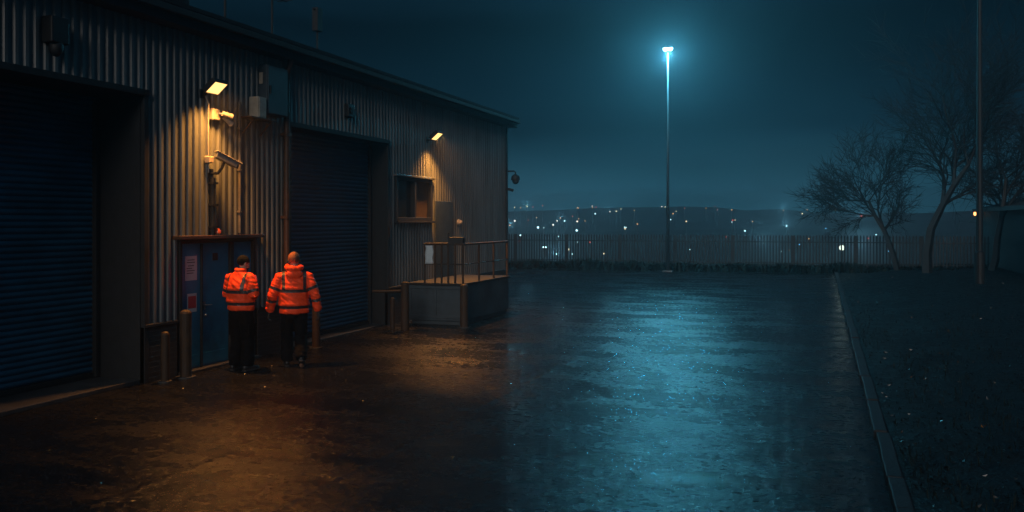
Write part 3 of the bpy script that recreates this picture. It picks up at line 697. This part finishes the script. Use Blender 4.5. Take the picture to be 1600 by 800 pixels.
# ------------------------------------------------------------------ lights of the town in the valley
KC = {'w': ('white', (1, .86, .74)), 'c': ('cyan white', (.55, .92, 1)), 'o': ('amber', (1, .5, .2)), 'r': ('red', (1, .16, .12)), 'y': ('pale yellow', (1, .82, .5)), 'b': ('blue', (.15, .55, 1))}
CITY = [(-58.0, 169.8, 2.34, 'w', 0.21), (-44.6, 142.5, 1.26, 'c', 0.22), (-45.5, 154.5, 1.63, 'w', 0.18), (-50.0, 172.6, 2.34, 'w', 0.16), (-54.3, 189.9, 2.97, 'o', 0.16), (-48.6, 173.1, 2.34, 'c', 0.18), (-45.6, 171.6, 2.24, 'w', 0.2), (-35.6, 133.7, 0.87, 'c', 0.21), (-38.2, 114.2, 0.41, 'c', 0.14), (-32.1, 95.5, 0.12, 'r', 0.12), (-32.1, 98.2, 0.15, 'c', 0.07), (-23.2, 75.7, 0.03, 'c', 0.09), (-23.0, 75.8, 0.03, 'c', 0.09), (-20.0, 68.9, -0.3, 'c', 0.08), (-20.5, 74.1, -0.09, 'y', 0.14), (-18.8, 69.3, -0.3, 'c', 0.07), (-32.3, 112.1, 0.33, 'c', 0.08), (-24.5, 92.5, 0.08, 'c', 0.08), (-23.3, 92.9, 0.08, 'r', 0.09), (-53.5, 218.8, 4.13, 'c', 0.23), (-60.2, 191.2, 3.09, 'o', 0.14), (-54.7, 201.7, 3.42, 'r', 0.14), (-52.3, 150.4, 1.57, 'o', 0.15), (-44.7, 174.4, 2.34, 'o', 0.12), (-49.3, 186.9, 2.8, 'o', 0.13), (-43.3, 141.6, 1.21, 'c', 0.08), (-56.8, 174.8, 2.48, 'r', 0.1), (-16.5, 70.5, -0.28, 'y', 0.08), (-51.9, 236.0, 4.93, 'y', 0.25), (-31.1, 147.9, 1.29, 'c', 0.12), (-32.0, 163.5, 1.77, 'o', 0.15), (-5.7, 163.1, 1.47, 'c', 0.14), (0.7, 154.0, 1.11, 'b', 0.13), (-4.9, 115.0, 0.23, 'c', 0.06), (-1.4, 113.8, 0.2, 'o', 0.09), (3.1, 90.6, 0.06, 'r', 0.06), (-2.6, 79.3, -0.13, 'o', 0.07), (-75.6, 215.1, 4.31, 'y', 0.31), (-65.7, 264.9, 6.82, 'w', 0.18), (-80.9, 263.2, 7.04, 'r', 0.21), (-9.8, 256.2, 5.23, 'o', 0.16), (-48.3, 242.3, 5.19, 'o', 0.14), (3.1, 292.0, 7.02, 'y', 0.2), (-67.7, 255.5, 6.3, 'y', 0.14), (-27.3, 254.1, 5.44, 'r', 0.15), (-62.9, 258.4, 6.37, 'r', 0.2), (-85.5, 250.1, 6.34, 'y', 0.2), (-37.4, 261.5, 6.04, 'r', 0.15), (-43.9, 266.9, 6.49, 'y', 0.2), (-85.2, 260.6, 6.97, 'y', 0.18), (-23.4, 254.2, 5.37, 'o', 0.2), (-66.5, 251.6, 6.04, 'o', 0.18), (-45.2, 268.6, 6.61, 'w', 0.2), (-53.6, 249.8, 5.7, 'y', 0.14), (-81.2, 254.3, 6.5, 'r', 0.18), (-63.4, 256.1, 6.24, 'o', 0.16), (-83.0, 248.2, 6.18, 'o', 0.2), (3.8, 262.2, 5.29, 'y', 0.13), (-52.9, 232.8, 4.79, 'w', 0.18), (-3.7, 261.9, 5.42, 'o', 0.15), (-66.5, 250.2, 5.97, 'o', 0.15), (-30.2, 274.8, 6.68, 'r', 0.14), (-83.5, 256.0, 6.65, 'y', 0.22), (-31.4, 262.5, 5.98, 'o', 0.16), (-35.1, 225.4, 4.15, 'o', 0.22), (-3.1, 77.6, -0.19, 'c', 0.04), (-12.8, 182.2, 2.21, 'o', 0.11), (-5.5, 94.3, 0.07, 'c', 0.09), (-29.8, 188.1, 2.61, 'c', 0.15), (-29.9, 142.5, 1.08, 'y', 0.14), (-16.7, 188.8, 2.49, 'y', 0.11), (-25.3, 179.3, 2.26, 'y', 0.18), (-16.4, 178.4, 2.11, 'c', 0.1), (7.1, 132.1, 0.46, 'c', 0.1), (5.4, 117.3, 0.22, 'r', 0.11), (-30.8, 147.6, 1.27, 'c', 0.1), (3.2, 83.2, -0.05, 'y', 0.06), (-2.0, 91.4, 0.06, 'b', 0.07), (-17.2, 188.8, 2.49, 'r', 0.18), (-10.6, 77.3, -0.1, 'c', 0.05), (5.3, 80.9, -0.18, 'b', 0.05), (-11.5, 117.0, 0.3, 'r', 0.13), (-4.5, 235.7, 4.13, 'y', 0.22), (-11.0, 140.8, 0.83, 'c', 0.15), (-36.6, 240.3, 4.89, 'y', 0.14), (8.9, 225.1, 3.48, 'r', 0.21)]
protos = {}
CK = {'c': 2.4, 'w': 2.0, 'y': 1.6, 'o': 1.2, 'r': 1.0, 'b': 1.2}
for x, y, z, k, r in CITY:
    KR = r; r = max(r, .045) * .76
    key = k
    nm, colr = KC[k]
    if (k, 'm') not in protos: protos[(k, 'm')] = emis('lit_globe_' + nm.replace(' ', '_'), colr, CK[k] * 1.25, sample=False)
    t = thing('street_light', nm + ' street light glowing small in the dark town beyond the fence', 'street light', (x, y, ground_z(y) - .3), 0, nm + ' street lights in the distant town')
    h = max(1.2, z - ground_z(y) + .3)
    bm = bmesh.new(); tube(bm, [(0, 0, 0), (0, 0, h - r * .9)], .05, 6); obj('pole', bm, M['dark'], t)
    if k in 'cw' and r > .2 or CITY.index((x, y, z, k, KR)) % 9 == 4:
        ld = bpy.data.lights.new('town_glow_lamp', 'POINT'); ld.energy = 480; ld.color = (.25, .75, 1); ld.shadow_soft_size = r  # cyan light added above some globes to make the town haze glow
        lo = bpy.data.objects.new('town_glow_lamp', ld); COL.objects.link(lo); lo.parent = t; lo.location = (0, 0, h + r + .25)
    bm = bmesh.new(); ball(bm, (0, 0, h), r, r, r, u=12, v=8); obj('globe', bm, protos[(k, 'm')], t, smooth=True)

# ------------------------------------------------------------------ people
def fuse(bm, voxel, smooth_it=4, name='fused'):
    """weld overlapping closed shapes into one continuous skin"""
    bmesh.ops.recalc_face_normals(bm, faces=bm.faces)
    me = bpy.data.meshes.new(name); bm.to_mesh(me); bm.free()
    o = bpy.data.objects.new(name, me); COL.objects.link(o)
    r = o.modifiers.new('r', 'REMESH'); r.mode = 'VOXEL'; r.voxel_size = voxel
    s = o.modifiers.new('s', 'SMOOTH'); s.iterations = smooth_it; s.factor = .5
    dg = bpy.context.evaluated_depsgraph_get()
    me2 = bpy.data.meshes.new_from_object(o.evaluated_get(dg))
    bpy.data.objects.remove(o); bpy.data.meshes.remove(me)
    me2.name = name
    return me2

def wrinkle(me, f):
    nrm = [v.normal.copy() for v in me.vertices]
    for v, n in zip(me.vertices, nrm): v.co += n * f(v.co)
    me.update()

def paint(me, f):
    for p in me.polygons: p.material_index = f(p.center, p.normal); p.use_smooth = True

def lerp_path(pts, t):
    n = len(pts) - 1; i = min(int(t * n), n - 1); u = t * n - i
    return pts[i].lerp(pts[i + 1], u)
def closest(path, p):
    """(distance, length along the path) of the nearest point of a polyline"""
    best = (9, 0); acc = 0
    for a, b in zip(path, path[1:]):
        d = b - a; L = d.length; t = max(0, min(1, (p - a).dot(d) / (L * L))); q = a + d * t
        e = (p - q).length
        if e < best[0]: best = (e, acc + t * L)
        acc += L
    return best

def hand_bm(bm, wrist, d, palm_n, side, curl=.5):
    """palm, four unequal bent fingers and a thumb; d = forearm direction, palm_n = way the palm faces, side = thumb side"""
    d = d.normalized(); n = (palm_n - d * palm_n.dot(d)).normalized(); s = side - d * side.dot(d) - n * side.dot(n); s.normalize()
    kn = wrist + d * .095
    loft(bm, [(wrist - d * .03, .029, .022), (wrist + d * .01, .030, .02), (wrist + d * .05, .042, .017), (kn, .042, .0145)], n=12, ref=s, roundcap=.6)
    for i, (off, L, r) in enumerate(((.031, .072, .0098), (.0105, .082, .0102), (-.0105, .076, .0098), (-.031, .060, .0088))):
        p = kn + s * off - d * .012; dirn = d.copy(); pts = [(p, r * 1.05, r * 1.05)]
        for j, fr in enumerate((.45, .32, .23)):
            ang = curl * (.7 + .35 * j) + .05 * i
            dirn = (Quaternion(s.cross(d).dot(n) * s * 0 + d.cross(n).normalized(), ang) @ dirn) if True else dirn
            p = p + dirn * L * fr * 1.15
            pts.append((p, r * (1 - .09 * (j + 1)), r * (1 - .09 * (j + 1))))
        loft(bm, pts, n=8, ref=s, roundcap=.9)
    p = wrist + d * .025 + s * .026; pts = [(p, .014, .014)]
    q = p + (d * .6 + s * .7 + n * .25).normalized() * .036; pts.append((q, .0125, .0125))
    q = q + (d * .9 + s * .25 + n * .35).normalized() * .032; pts.append((q, .011, .011))
    q = q + (d * .95 + n * .4).normalized() * .024; pts.append((q, .009, .009))
    loft(bm, pts, n=8, ref=n, roundcap=.9)

def head_bm(bm, c, yaw, pitch=0):
    Mh = Matrix.Translation(c) @ Matrix.Rotation(yaw, 4, 'Z') @ Matrix.Rotation(pitch, 4, 'X')
    def P(x, y, z): return Mh @ Vector((x, y, z))
    q = []
    ball(bm, P(0, -.012, .035), .077, .095, .088, M=Mh.to_3x3().to_4x4(), u=20, v=14)
    ball(bm, P(0, .022, -.035), .062, .070, .075, M=Mh.to_3x3().to_4x4(), u=18, v=12)
    ball(bm, P(0, .062, -.088), .030, .026, .022, M=Mh.to_3x3().to_4x4())
    loft(bm, [(P(0, .082, .012), .010, .010), (P(0, .100, -.018), .013, .013), (P(0, .106, -.032), .016, .012)], n=8, roundcap=.8)
    ball(bm, P(0, .080, .030), .055, .014, .010, M=Mh.to_3x3().to_4x4())
    for s in (-1, 1):
        ball(bm, P(s * .079, -.008, -.005), .010, .020, .033, M=Mh.to_3x3().to_4x4(), u=10, v=8)
        ball(bm, P(s * .048, .05, -.012), .018, .02, .016, M=Mh.to_3x3().to_4x4(), u=10, v=8)
    ball(bm, P(0, .088, -.060), .024, .010, .008, M=Mh.to_3x3().to_4x4())
    return Mh

def make_person(label, loc, rz, cfg):
    t = thing('person', label, 'person', loc, rz, 'two security workers in orange jackets')
    S = cfg['shoulder']; hc = Vector(cfg['head']); nb = Vector(cfg['neck'])
    # ---- body: one continuous skin
    bm = bmesh.new()
    loft(bm, [((0, .0, .84), .12, .09), ((0, 0, .95), .165, .115), ((0, 0, 1.10), .15, .105), ((0, .0, 1.30), .175, .12), ((0, -.005, 1.43), .17, .10), ((nb.x, nb.y, 1.51), .09, .07), (nb, .062, .062), (hc + Vector((0, -.01, -.06)), .056, .06)], n=18)
    Mh = head_bm(bm, hc, cfg['head_yaw'], cfg.get('head_pitch', 0))
    for sgn, key in ((-1, 'L'), (1, 'R')):
        sh, el, wr = [Vector(p) for p in cfg['arm' + key]]
        loft(bm, [(sh + Vector((-sgn * .06, 0, .0)), .06, .06), (sh, .06, .058), (sh.lerp(el, .5), .05, .05), (el, .042, .042), (el.lerp(wr, .35), .041, .041), (wr, .027, .025)], n=12, ref=Vector((0, 1, 0)), roundcap=.5)
        hand_bm(bm, wr, (wr - el), Vector(cfg['palm' + key]), Vector(cfg['thumb' + key]), cfg.get('curl', .45))
        hp, kn, an = [Vector(p) for p in cfg['leg' + key]]
        loft(bm, [(hp + Vector((0, 0, .05)), .09, .09), (hp.lerp(kn, .3), .085, .085), (kn, .055, .06), (kn.lerp(an, .35), .054, .058), (an, .036, .04)], n=12, roundcap=.4)
        toe = Vector(cfg['toe' + key]); fd = (toe - an); 
        loft(bm, [(an + Vector((0, 0, .0)) - fd * .18 + Vector((0, 0, -.03)), .033, .033), (an + fd * .3 + Vector((0, 0, -.03)), .04, .035), (toe, .04, .02)], n=10, roundcap=.6)
    me = fuse(bm, .0062, 3, 'body')
    Mi = Mh.inverted()
    def bodypaint(c, n):
        p = Mi @ c
        if abs(abs(p.x) - .032) < .012 and abs(p.z - .008) < .007 and p.y > .06: return 1
        if cfg.get('hair') and False: return 2
        return 0
    paint(me, bodypaint)
    body = obj('body', me, [M['skin'], M['eye']], t)
    # ---- hair / cap
    bm = bmesh.new()
    R3 = Mh.to_3x3().to_4x4()
    if cfg['hat']:
        ball(bm, Mh @ Vector((0, -.014, .048)), .098, .114, .104, M=R3, u=24, v=16)
        m2 = fuse(bm, .008, 3, 'cap')
        for v in m2.vertices:
            p = Mi @ v.co
            lim = .022 - .5 * max(0, -p.y)
            if p.z < lim: v.co = Mh @ Vector((p.x * .93, p.y * .93, lim))
        m2.update(); paint(m2, lambda c, n: 1 if (Mi @ c).x + .02 * noise.noise(c * 45) > .026 else 0)  # shade on the cap's right side is put into its colour
        obj('cap', m2, [M['cap'], mat('cap_shaded_side', (.05, .03, .022), .8, bump=.4, bump_scale=180)], t)
        bm = bmesh.new()
        for s in (-1, 1): ball(bm, Mh @ Vector((s * .092, .0, -.0)), .018, .032, .038, M=R3, u=12, v=10)
        pts = [Mh @ Vector((.098 * math.sin(a), .0 - .01 * math.cos(a), .008 + .142 * math.cos(a))) for a in [R(-88 + 8 * i) for i in range(23)]]
        tube(bm, pts, .008, 6)
        obj('ear_defenders', bm, M['dark'], t, smooth=True)
    else:
        ball(bm, Mh @ Vector((0, -.018, .043)), .083, .100, .094, M=R3, u=24, v=16)
        m2 = fuse(bm, .007, 2, 'hair')
        for v in m2.vertices:
            p = Mi @ v.co
            lim = .03 if p.y > .03 else (-.035 if p.y < -.02 else -.0)
            if p.z < lim: v.co = Mh @ Vector((p.x * .8, p.y * .8, lim))
        wrinkle(m2, lambda c: .005 * noise.noise(c * 60)); paint(m2, lambda c, n: 0)
        obj('hair', m2, M['hair'], t)
        bm = bmesh.new(); ball(bm, Mh @ Vector((0, .034, -.066)), .060, .062, .046, M=R3, u=18, v=12); ball(bm, Mh @ Vector((0, .064, -.09)), .034, .03, .028, M=R3)
        obj('beard', fuse(bm, .007, 2, 'beard'), M['hair'], t, smooth=True)
    # ---- trousers
    bm = bmesh.new()
    loft(bm, [((0, 0, .80), .165, .125), ((0, 0, .90), .195, .145), ((0, 0, 1.02), .185, .135)], n=20, roundcap=.3)
    legs = []
    for key in 'LR':
        hp, kn, an = [Vector(p) for p in cfg['leg' + key]]; an2 = an + Vector((0, 0, .0))
        legs.append([hp, kn, an2])
        loft(bm, [(hp + Vector((0, 0, .03)), .112, .125), (hp.lerp(kn, .35), .115, .122), (hp.lerp(kn, .75), .105, .11), (kn, .098, .102), (kn.lerp(an2, .4), .096, .104), (kn.lerp(an2, .8), .098, .106), (an2 + Vector((0, .0, -.01)), .092, .100)], n=18, roundcap=.2)
    me = fuse(bm, .0125, 3, 'trousers')
    def fold(c):
        low = max(0, min(1, (.5 - c.z) / .4))
        return .012 * noise.noise(Vector((c.x * 7, c.y * 7, c.z * 11))) + (.006 + .008 * low) * noise.noise(Vector((c.x * 5 + 9, c.y * 5, c.z * 26 + c.x * 10)))
    wrinkle(me, fold); paint(me, lambda c, n: 0)
    tr = obj('trousers', me, [M['black']], t)
    for sgn, lg in zip((-1, 1), legs):
        c = lg[0].lerp(lg[1], .62); bm = bmesh.new(); box(bm, c.x + sgn * .085 - .02, c.x + sgn * .085 + .022, c.y - .075, c.y + .075, c.z - .10, c.z + .09); obj('cargo_pocket', bm, M['black'], tr, bevel=.015)
    # ---- boots
    for key in 'LR':
        an = Vector(cfg['leg' + key][2]); toe = Vector(cfg['toe' + key]); heel = Vector(cfg['heel' + key])
        f = (toe - heel); fn = f.normalized(); up = Vector((0, 0, 1)); up = (up - fn * fn.z).normalized()
        bm = bmesh.new()
        loft(bm, [(heel + up * .055 + fn * .02, .040, .05), (heel + f * .3 + up * .055, .044, .055), (heel + f * .62 + up * .042, .052, .040), (heel + f * .88 + up * .034, .049, .030), (toe + up * .03 - fn * .01, .034, .022)], n=14, roundcap=.6)
        loft(bm, [(heel + up * .05 + f * .2, .044, .055), (an + Vector((0, 0, .08)), .052, .056)], n=14, roundcap=.2)
        bt = obj('boot', fuse(bm, .009, 3, 'boot'), M['boot'], t, smooth=True)
        bm = bmesh.new(); sd_ = fn.cross(up).normalized(); o_ = []
        for a, wv in ((-.02, .028), (.06, .042), (.3, .041), (.62, .052), (.88, .050), (1.02, .03)): o_.append((heel + f * a, wv))
        lo = [bm.verts.new(p + sd_ * wv) for p, wv in o_] + [bm.verts.new(p - sd_ * wv) for p, wv in o_[::-1]]
        hi = [bm.verts.new(v.co + up * .026) for v in lo]; n_ = len(lo)
        bm.faces.new(lo); bm.faces.new(hi[::-1])
        for k in range(n_): bm.faces.new((lo[k], lo[(k + 1) % n_], hi[(k + 1) % n_], hi[k]))
        obj('sole', bm, M['sole'], bt, bevel=.005)
    # ---- jacket
    hem = cfg['hem']
    bm = bmesh.new()
    loft(bm, [((0, .0, hem), .232, .168), ((0, 0, hem + .12), .24, .178), ((0, -.005, 1.22), .242, .18), ((0, -.012, 1.36), .24, .168), ((0, -.012, 1.46), .205, .128), ((0, -.01, 1.525), .135, .10), (nb + Vector((0, -.012, .0)), .098, .092), (nb + Vector((0, -.015, .05)), .092, .088)], n=26, roundcap=.15)
    sl = []
    for sgn, key in ((-1, 'L'), (1, 'R')):
        sh, el, wr = [Vector(p) for p in cfg['arm' + key]]
        cu = wr + (el - wr).normalized() * .01
        sl.append([sh, el, cu])
        loft(bm, [(sh + Vector((-sgn * .07, 0, .0)), .085, .098), (sh + Vector((sgn * .005, 0, -.0)), .093, .098), (sh.lerp(el, .45), .086, .092), (el, .078, .082), (el.lerp(cu, .4), .075, .078), (el.lerp(cu, .85), .068, .07), (cu, .058, .058)], n=18, ref=Vector((0, 1, 0)), roundcap=.2)
    if cfg['hood']:
        pts = []
        for i in range(15):
            a = R(-150 + 300 * i / 14)
            pts.append((Vector((.115 * math.sin(a), -.02 - .115 * math.cos(a), nb.z + .055 - .03 * math.cos(a))), .042 + .012 * math.cos(a), .045 + .012 * math.cos(a)))
        loft(bm, pts, n=12, ref=Vector((0, 0, 1)), roundcap=.5)
        ball(bm, (0, -.135, nb.z - .06), .135, .05, .075)
    me = fuse(bm, .0085, 6, 'jacket')
    def jf(c):
        d = min(closest(s, c)[0] for s in sl)
        arm = 1 if d < .1 else 0
        f = .012 * noise.noise(Vector((c.x * 9, c.y * 9, c.z * 6))) + .010 * noise.noise(Vector((c.x * 12 + 4, c.y * 12, c.z * 20 + c.x * 14)))
        f += arm * .008 * noise.noise(Vector((c.x * 8, c.y * 8 + 3, c.z * 34 + c.x * 12)))
        if not arm:
            for z0 in (cfg['bands'][0] + .045, cfg['bands'][1] + .05): f += .010 * math.exp(-((c.z - z0) / .03) ** 2)
            f -= .012 * math.exp(-((c.z - cfg['bands'][0] + .02) / .02) ** 2)
        return f
    wrinkle(me, jf)
    def jp(c, n):
        ds = [(closest(s, c), i) for i, s in enumerate(sl)]
        (d, u), i = min(ds)
        s = sl[i]; L = (s[1] - s[0]).length + (s[2] - s[1]).length
        sgn = -1 if i == 0 else 1
        on_arm = d < .108 and u > .06 and (sgn * c.x > .205 or u > .36 or (c - s[1]).length < .12 or c.y > .16)
        if on_arm:
            for a in cfg['arm_bands']:
                if abs(u - a) < .024: return 1
            return 0
        if c.z > nb.z - .01: return 0
        for z in cfg['bands']:
            if abs(c.z - z) < .025: return 1
        if c.z > cfg['bands'][1] and abs(abs(c.x) - cfg['brace']) < .024: return 1
        return 0
    paint(me, jp)
    jk = obj('jacket', me, [M['orange'], M['tape']], t)
    # ---- gloves follow the hand as a slightly larger skin
    for sgn, key in ((-1, 'L'), (1, 'R')):
        sh, el, wr = [Vector(p) for p in cfg['arm' + key]]
        if cfg.get('gloves'):
            bm = bmesh.new(); hand_bm(bm, wr, wr - el, Vector(cfg['palm' + key]), Vector(cfg['thumb' + key]), cfg.get('curl', .45))
            g = fuse(bm, .0045, 1, 'glove'); wrinkle(g, lambda c: .0028); obj('glove', g, M['glove'], t, smooth=True)
    return t

# walking man, back to the camera, right heel lifted
make_person('person in an orange hooded jacket and brown cap walking away in mid stride', (-8.06, 12.55, .006), R(33), dict(
    shoulder=.21, head=(0, .03, 1.70), neck=(0, .0, 1.555), head_yaw=R(-6), head_pitch=R(-8),
    armL=((-.215, -.01, 1.445), (-.335, -.03, 1.16), (-.385, .03, .885)), armR=((.215, -.01, 1.445), (.335, -.06, 1.165), (.38, -.02, .885)),
    palmL=(1, 0, .1), thumbL=(0, 1, 0), palmR=(-1, 0, .1), thumbR=(0, 1, 0), curl=.42,
    legL=((-.095, 0, .90), (-.115, .10, .50), (-.110, .05, .10)), legR=((.095, 0, .90), (.11, .03, .49), (.105, -.22, .165)),
    toeL=(-.135, .215, .02), heelL=(-.105, -.03, .002), toeR=(.125, -.115, .012), heelR=(.105, -.30, .125),
    hem=.865, bands=(.965, 1.225), brace=.165, arm_bands=(.20, .40), hat=True, hood=True, gloves=True))
# standing man turned a little to the right, right forearm raised to the chest
make_person('person with dark hair in an orange jacket standing at the blue door with arms bent', (-8.62, 11.92, .006), R(-7), dict(
    shoulder=.21, head=(.01, .05, 1.675), neck=(0, .01, 1.55), head_yaw=R(-22), head_pitch=R(-14),
    armL=((-.20, .0, 1.45), (-.27, -.02, 1.18), (-.19, .21, 1.12)), armR=((.20, .0, 1.45), (.295, -.03, 1.20), (.09, .17, 1.20)),
    palmL=(.4, 0, 1), thumbL=(-.6, .3, .6), palmR=(-.6, 0, .8), thumbR=(.2, .2, 1), curl=.75,
    legL=((-.095, 0, .90), (-.105, .03, .50), (-.105, -.02, .10)), legR=((.095, 0, .90), (.115, .04, .50), (.125, .0, .10)),
    toeL=(-.14, .17, .02), heelL=(-.10, -.10, .002), toeR=(.19, .18, .02), heelR=(.125, -.08, .002),
    hem=.96, bands=(1.06, 1.245), brace=.155, arm_bands=(.21, .40), hat=False, hood=False))

# ------------------------------------------------------------------ bare trees
def tree(name, label, loc, height, seed, spread=1.0, lean=(0, 0)):
    rnd = random.Random(seed)
    t = thing('bare_tree', label, 'tree', loc, 0, 'bare winter trees at the right')
    tb = bmesh.new(); cb = bmesh.new()
    def limb(bm, p, d, L, r, lvl):
        n = 5 if lvl < 2 else (4 if lvl < 4 else 3); pts = [(p.copy(), r, r)]; q = p.copy(); dd = d.copy(); steps = 5 if lvl < 3 else 3
        kids = []
        for i in range(steps):
            dd = (dd + Vector((rnd.gauss(0, .16), rnd.gauss(0, .16), rnd.gauss(.05, .1)))).normalized()
            q = q + dd * (L / steps); f = (i + 1) / steps
            pts.append((q.copy(), r * (1 - .62 * f), r * (1 - .62 * f)))
            if i >= (2 if lvl == 0 else 0): kids.append((q.copy(), dd.copy(), r * (1 - .62 * f)))
        loft(bm, pts, n=n, cap=False)
        if lvl >= 4: return
        for (kp, kd, kr) in kids:
            m = 2 if lvl < 3 else (3 if rnd.random() < .6 else 2)
            for _ in range(m):
                ax = Vector((rnd.gauss(0, 1), rnd.gauss(0, 1), rnd.gauss(0, .5))).normalized()
                nd = (Quaternion(ax, R(rnd.uniform(22, 58))) @ kd); nd.x *= spread; nd.y *= spread; nd.normalize()
                if lvl < 2 or rnd.random() < .8: limb(cb, kp, nd, L * rnd.uniform(.5, .74), max(.010, kr * rnd.uniform(.5, .72)), lvl + 1)
    base = Vector((0, 0, -.2)); 
    limb(tb, base, Vector((lean[0], lean[1], 1)).normalized(), height * .40, height * .018, 0)
    obj('trunk', tb, M['bark'], t); obj('crown', cb, M['bark'], t)
    return t
tree('t', 'broad bare tree in the middle of the trees along the verge', (4.1, 40.4, .2), 13, 3, 1.1)
tree('t', 'slimmer bare tree to the left of the broad one, nearer the far fence', (3.2, 42.4, .1), 9.2, 12, 1.0)
tree('t', 'bare tree arching above the dark shed roof beside the steel column', (6.6, 41.5, .2), 10.6, 21, 1.2, (.15, 0))

# small lit lamp behind the fence at the right, shining on the twigs
t = thing('ground_lamp', 'low pale lamp shining through the fence beside the bare trees', 'lamp', (.95, 46.4, 0))
bm = bmesh.new(); tube(bm, [(0, 0, 0), (0, 0, .95)], .04, 8); obj('post', bm, M['dark'], t)
M['gl'] = emis('lit_ground_lamp', (.85, 1, .86), 1.4)
bm = bmesh.new(); ball(bm, (0, 0, 1.05), .13, .13, .13); obj('globe', bm, M['gl'], t, smooth=True)
ld = bpy.data.lights.new('ground_lamp_bulb', 'POINT'); ld.energy = 7; ld.color = (.8, 1, .85); ld.shadow_soft_size = .13
lo = bpy.data.objects.new('ground_lamp_bulb', ld); COL.objects.link(lo); lo.parent = t; lo.location = (0, 0, 1.34)

# ------------------------------------------------------------------ haze
bm = bmesh.new(); box(bm, -255, 255, -55, 355, -9, 12.2)
hz = bpy.data.materials.new('night_haze'); hz.use_nodes = True; ht = hz.node_tree; ht.nodes.clear()
ho = ht.nodes.new('ShaderNodeOutputMaterial'); hv = ht.nodes.new('ShaderNodeVolumePrincipled')
hv.inputs['Color'].default_value = (.85, .93, 1, 1); hv.inputs['Density'].default_value = HAZE; hv.inputs['Anisotropy'].default_value = .7
ht.links.new(hv.outputs[0], ho.inputs['Volume'])
tag(obj('haze', bm, hz), kind='stuff', label='thin damp night haze')
